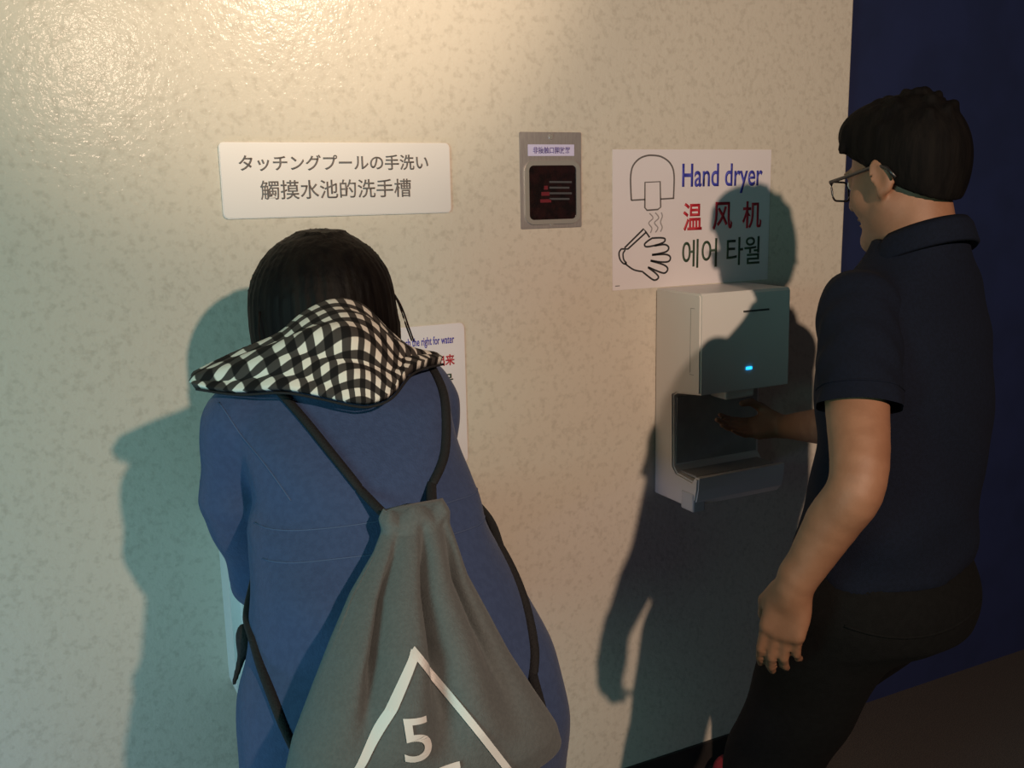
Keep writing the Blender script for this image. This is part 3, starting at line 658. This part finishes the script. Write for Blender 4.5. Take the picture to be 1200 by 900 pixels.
# waistband: a slightly raised band between two seams
F.warp(lambda x, y, z: -.0022*np.exp(-((z-1.128-.02*(x-.38))/.014)**4))
F.cut((0, 0, .56), (0, 0, -1))
b_ = F.bm(2); open_caps(b_, (0, 0, .56), (0, 0, -1), .01)
coat = fobj('coat', b_, 'coat'); parts.append(coat)
ct = bvh(coat)
Y1 = Vector((0, 1, 0))
def on_coat(pts, off, n=6): return drape(ct, [(p[0], .45, p[1]) for p in smooth_line(pts, n)], Y1, off)
def drape(tree, pts, d, off):
    out = []
    for p in pts:
        h_ = tree.ray_cast(Vector(p), Vector(d))
        if h_[0] is not None: out.append(h_[0]-Vector(d)*off)
    return out
for pts in ([(.228, 1.136), (.30, 1.144), (.36, 1.148), (.43, 1.150), (.48, 1.146), (.53, 1.138)], [(.225, 1.106), (.29, 1.114), (.36, 1.117), (.43, 1.119), (.48, 1.116), (.545, 1.106)]):
    bm = bmesh.new(); tube(bm, on_coat(pts, 0, 8), .0011, 6); o = bmobj('waist_seam', bm, 'thread', None, True); o.parent = coat
bm = bmesh.new(); tube(bm, on_coat([(.213, 1.268), (.228, 1.235), (.245, 1.205), (.262, 1.17)], 0, 6), .0012, 6); o = bmobj('armhole_seam', bm, 'thread', None, True); o.parent = coat
# dark cuff at the gathered sleeve
bm = bmesh.new(); tube(bm, smooth_line([(.345, 1.475, .995), (.362, 1.503, .994)], 3), [.050, .050, .048, .045], 18); o = bmobj('cuff', bm, 'coatdark', None, True); o.parent = coat; tag(o, 'dark cuff edge')
# hood
up = [(.200, 1.300, 1.290), (.248, 1.285, 1.312), (.300, 1.262, 1.335), (.332, 1.248, 1.362), (.367, 1.243, 1.377), (.401, 1.243, 1.370), (.438, 1.243, 1.332), (.472, 1.243, 1.304), (.503, 1.235, 1.296)]
lo = [(.190, 1.262, 1.283), (.230, 1.215, 1.280), (.275, 1.165, 1.286), (.311, 1.143, 1.279), (.342, 1.122, 1.271), (.366, 1.113, 1.268), (.395, 1.115, 1.275), (.438, 1.150, 1.296), (.499, 1.200, 1.294)]
nu, nv = 88, 36
U_ = smooth_line(up, 11); L_ = smooth_line(lo, 11)
bm = bmesh.new(); uvl = bm.loops.layers.uv.new('UVMap'); G = []; UV = {}
for i in range(nu+1):
    a, b = Vector(U_[i]), Vector(L_[i]); s_ = i/nu; row = []
    for j in range(nv+1):
        v = j/nv; env = math.sin(math.pi*min(1, max(0, s_)))**.6
        p = a.lerp(b, v)+Vector((0, -.030, .024))*(math.sin(math.pi*v)**.8)*env*(1.0-.65*max(0, s_-.5)/.5)
        p += Vector((0, -.7, .7))*(.0065*math.sin(2*math.pi*(1.9*v+.55*s_+.1))+.003*math.sin(2*math.pi*(3.6*v-1.4*s_)))*env*math.sin(math.pi*v)
        if v > .86: p += Vector((0, -.010, .004))*((v-.86)/.14)**2*env
        vert = bm.verts.new(p); row.append(vert)
        du = s_*27.0; dv = v*(b-a).length/.0128*1.25; rot = .42*(1-min(1, s_/.72)); rot = .40*(1-s_*1.3)
        UV[vert] = (du*math.cos(rot)-dv*math.sin(rot), du*math.sin(rot)+dv*math.cos(rot))
    G.append(row)
for i in range(nu):
    for j in range(nv):
        f = bm.faces.new((G[i][j], G[i+1][j], G[i+1][j+1], G[i][j+1]))
        for l in f.loops: l[uvl].uv = UV[l.vert]
me = bpy.data.meshes.new('hood'); bm.normal_update(); bm.to_mesh(me); bm.free()
hood = link('hood', me, 'gingham', None, True); md = hood.modifiers.new('thickness', 'SOLIDIFY'); md.thickness = .010; md.offset = 1 if me.polygons[me.polygons.__len__()//2].normal.y > 0 else -1
parts.append(hood); tag(hood, 'black and white gingham hood lying on the shoulders')
bm = bmesh.new(); tube(bm, [Vector(p)+Vector((0, -.009, .001)) for p in L_[::2]], .0016, 8); o = bmobj('hood_edging', bm, 'cord', None, True); o.parent = hood; tag(o, 'black edging of the hood')
# hair
F = Field((.24, 1.22, 1.18), (.58, 1.60, 1.52), .004)
F.stack([(1.2417, 0.4043, 1.4018, 0.0924, 0.07), (1.2942, 0.4043, 1.4018, 0.1081, 0.098), (1.332, 0.4027, 1.4028, 0.1092, 0.106), (1.3573, 0.4001, 1.4039, 0.105, 0.108), (1.3835, 0.3969, 1.4049, 0.0977, 0.104), (1.4087, 0.398, 1.4049, 0.0872, 0.094), (1.4328, 0.4006, 1.4049, 0.0698, 0.078), (1.4455, 0.4001, 1.4049, 0.0599, 0.064), (1.456, 0.4022, 1.4049, 0.0462, 0.05), (1.4644, 0.4053, 1.4049, 0.0294, 0.035)], .012)
F.ell((.402, 1.405, 1.3709), (.103, .108, .100), None, .012)
F.ell((.403, 1.53, 1.27), (.065, .09, .10), None, .01, True)
F.warp(lambda x, y, z: .0010*np.sin(42*np.arctan2(x-.402, y-1.402)+9*np.sin(6*z))+.0006*np.sin(95*np.arctan2(x-.402, y-1.402)))
wh = fobj('hair', F.bm(1), 'hairw'); parts.append(wh)
for pts in ([(0.4746, 1.365, 1.4098), (0.4977, 1.3566, 1.3678), (0.5082, 1.3461, 1.3257), (0.5103, 1.3335, 1.3079)], [(0.4778, 1.3702, 1.4045), (0.504, 1.3629, 1.3625), (0.5145, 1.3524, 1.3226), (0.5156, 1.3387, 1.3058)], [(0.2992, 1.365, 1.3625), (0.2951, 1.3566, 1.331), (0.2982, 1.3493, 1.3047)]):
    bm = bmesh.new(); tube(bm, smooth_line(pts, 5), .0013, 6); o = bmobj('loose_strand', bm, 'hairw', None, True); o.parent = wh
# leggings and shoes
F = Field((.2, .92, .04), (.57, 1.25, .9), .007)
F.ell((.383, 1.07, .84), (.165, .12, .10), None, .03)
for q in (-1, 1): F.chain([(.383+q*.082, 1.08, .82), (.383+q*.085, 1.10, .46), (.383+q*.085, 1.06, .09)], [.086, .060, .042], .02)
F.cut((0, 0, .075), (0, 0, -1)); parts.append(fobj('leggings', F.bm(1), 'legging'))
for q in (-1, 1):
    F = Field((.383+q*.085-.08, .95, -.01), (.383+q*.085+.1, 1.32, .13), .006)
    F.chain([(.383+q*.085, 1.055, .04), (.383+q*.09, 1.15, .038), (.383+q*.097, 1.235, .034)], [.038, .038, .036], .02); F.cone((.383+q*.085, 1.06, .05), (.383+q*.085, 1.06, .10), .037, .040, .02)
    F.cut((0, 0, .001), (0, 0, -1)); F.cut((0, 0, .105), (0, 0, 1)); parts.append(fobj('shoe', F.bm(1), 'shoeblack'))
add_children(woman, parts); eyes(WO, WR, woman)

# ------------------------------------------------------------------ drawstring bag on her back
bag = empty('drawstring_bag', (.335, .90, .93))
prof = [  # v, cx, cy, z, half width, half depth
    (0, .377, .998, 1.172, .036, .010), (.03, .376, .995, 1.163, .042, .020), (.07, .375, .990, 1.151, .040, .019), (.15, .367, .972, 1.134, .048, .026), (.30, .350, .945, 1.102, .067, .040),
    (.45, .340, .918, 1.066, .088, .053), (.60, .333, .898, 1.026, .109, .062), (.75, .331, .887, .984, .132, .066), (.88, .335, .881, .942, .151, .063), (.95, .338, .880, .918, .155, .052), (1.0, .338, .880, .906, .150, .032)]
PA = np.array(prof)
nu, nv = 240, 90
bm = bmesh.new(); rows = []
for j in range(nv+1):
    v = j/nv; cx, cy, z, a, b = [np.interp(v, PA[:, 0], PA[:, i]) for i in range(1, 6)]
    row = []
    amp = .052*min(1, max(0, (v-.04)/.26))*(1-max(0, min(1, (v-.46)/.38)))
    for i in range(nu):
        th = 2*math.pi*i/nu; c_, s_ = math.cos(th), math.sin(th)
        x = a*math.copysign(abs(c_)**.75, c_); y = b*math.copysign(abs(s_)**.85, s_)
        if s_ < 0:
            ss = x/a; fr_ = (-s_)**.7
            y += amp*fr_*(sum(q*math.exp(-((ss-c0-.10*(1-v)*c0)/w0)**2) for c0, w0, q in ((-.58, .19, .95*max(0, 1-max(0, v-.5)*2.6)), (.05, .17, 1.05), (.64, .19, 1.0)))-.20)
            x -= a*amp/.052*fr_*.95*sum((ss-c1)*math.exp(-((ss-c1)/.30)**2) for c1 in (-.58-.058*(1-v), .05, .64+.064*(1-v)))
            y -= .004*amp/.052*math.sin(9*ss+5*v)
        zz = z
        if v < .07: zz += (.007*abs(math.cos(1.5*math.pi*x/a*.66+.3))-.004)*(1-v/.07)+.0012*math.sin(7*th)
        if v > .8: zz -= .010*(1-(x/a)**2)*(v-.8)/.2
        row.append(bm.verts.new((cx+x, cy+y, zz)))
    rows.append(row)
for p, q in zip(rows, rows[1:]):
    for i in range(nu): bm.faces.new((p[i], p[(i+1) % nu], q[(i+1) % nu], q[i]))
bm.faces.new(rows[0]); bm.faces.new(rows[-1][::-1])
sack = bmobj('sack', bm, 'bag', bag, True)
bt = BVHTree.FromPolygons([v.co.copy() for v in sack.data.vertices], [tuple(p.vertices) for p in sack.data.polygons])
def printed(name, bm):            # lay a flat xz shape onto the front of the sack
    for v in bm.verts:
        h_ = bt.ray_cast(Vector((v.co.x, .5, v.co.z)), Y1)
        v.co.y = (h_[0].y if h_[0] is not None else .84)-.0024
    return bmobj(name, bm, 'print', bag)
def strip(bm, p, q, wd, n=60, m=3):
    p, q = Vector((*p,)), Vector((*q,)); d = (q-p).normalized(); nn = Vector((-d.y, d.x)); G = []
    for i in range(n+1):
        c = p.lerp(q, i/n); G.append([bm.verts.new(((c+nn*wd*(k/m-.5)).x, 0, (c+nn*wd*(k/m-.5)).y)) for k in range(m+1)])
    for i in range(n):
        for k in range(m): bm.faces.new((G[i][k], G[i+1][k], G[i+1][k+1], G[i][k+1]))
AP, BL, BR = (.3200, 1.069), (.205, .930), (.440, .873)
bm = bmesh.new(); strip(bm, AP, BL, .0075); strip(bm, (AP[0]-.002, AP[1]+.002), BR, .0075); strip(bm, BL, BR, .007); printed('triangle_print', bm)
def print_text(body, x0, x1, z0, z1, name, tilt):
    o = text_mesh(body, x0, x1, z0, z1, .5, 'print', 'tmp', None, fat=.008, depth=.0001); bm = bmesh.new(); bm.from_mesh(o.data); bpy.data.objects.remove(o)
    bm.normal_update(); bmesh.ops.delete(bm, geom=[f for f in bm.faces if f.normal.y > -.5], context='FACES')
    cx, cz = (x0+x1)/2, (z0+z1)/2; bmesh.ops.subdivide_edges(bm, edges=[e for e in bm.edges if e.calc_length() > .004], cuts=3)
    bmesh.ops.triangulate(bm, faces=bm.faces[:])
    for v in bm.verts: v.co.z += (v.co.x-cx)*tilt
    printed(name, bm)
print_text('5', .2890, .3190, .977, 1.018, 'lettering', -.10)
bm = bmesh.new(); strip(bm, (.324, .9595), (.347, .9595), .006, 12); printed('printed_bar', bm)
# cords
def strap(name, pts3, rad=.0062):
    bm = bmesh.new(); tube(bm, smooth_line(pts3, 6), rad, 8, .7); return bmobj(name, bm, 'cord', bag, True)
cl = on_coat([(.275, 1.290), (.294, 1.258), (.314, 1.220), (.336, 1.180)], .006, 5)
strap('cord', [(.268, 1.19, 1.294)]+[tuple(p) for p in cl]+[(.348, 1.012, 1.162), (.352, .992, 1.158)])
cr_ = on_coat([(.490, 1.290), (.489, 1.262), (.478, 1.235), (.455, 1.200), (.422, 1.174)], .006, 5)
strap('cord', [(.490, 1.235, 1.296)]+[tuple(p) for p in cr_]+[(.402, 1.008, 1.166), (.394, .992, 1.160)])
rs = on_coat([(.520, 1.075), (.524, 1.050), (.524, 1.015), (.517, .975), (.505, .950)], .003, 5)
strap('lower_strap', [(.530, 1.20, 1.11), (.532, 1.13, 1.092)]+[tuple(p) for p in rs]+[(.486, .895, .925)], .0062)
ls = on_coat([(.206, 1.015), (.2065, .99), (.212, .955), (.222, .92)], .003, 5)
strap('lower_strap', [(.262, 1.27, 1.06), (.232, 1.20, 1.035), (.211, 1.14, 1.022)]+[tuple(p) for p in ls]+[(.210, .905, .925)], .0062)
F = Field((.14, 1.05, .90), (.26, 1.25, 1.06), .003)
F.ell((.2035, 1.130, .998), (.0105, .012, .019), None, .01); F.cone((.203, 1.130, .988), (.186, 1.125, .946), .006, .003, .01)
fobj('strap_knot', F.bm(1), 'cord', bag)
tag(bag, "grey drawstring bag with white triangle and number five on the woman's back", 'bag')
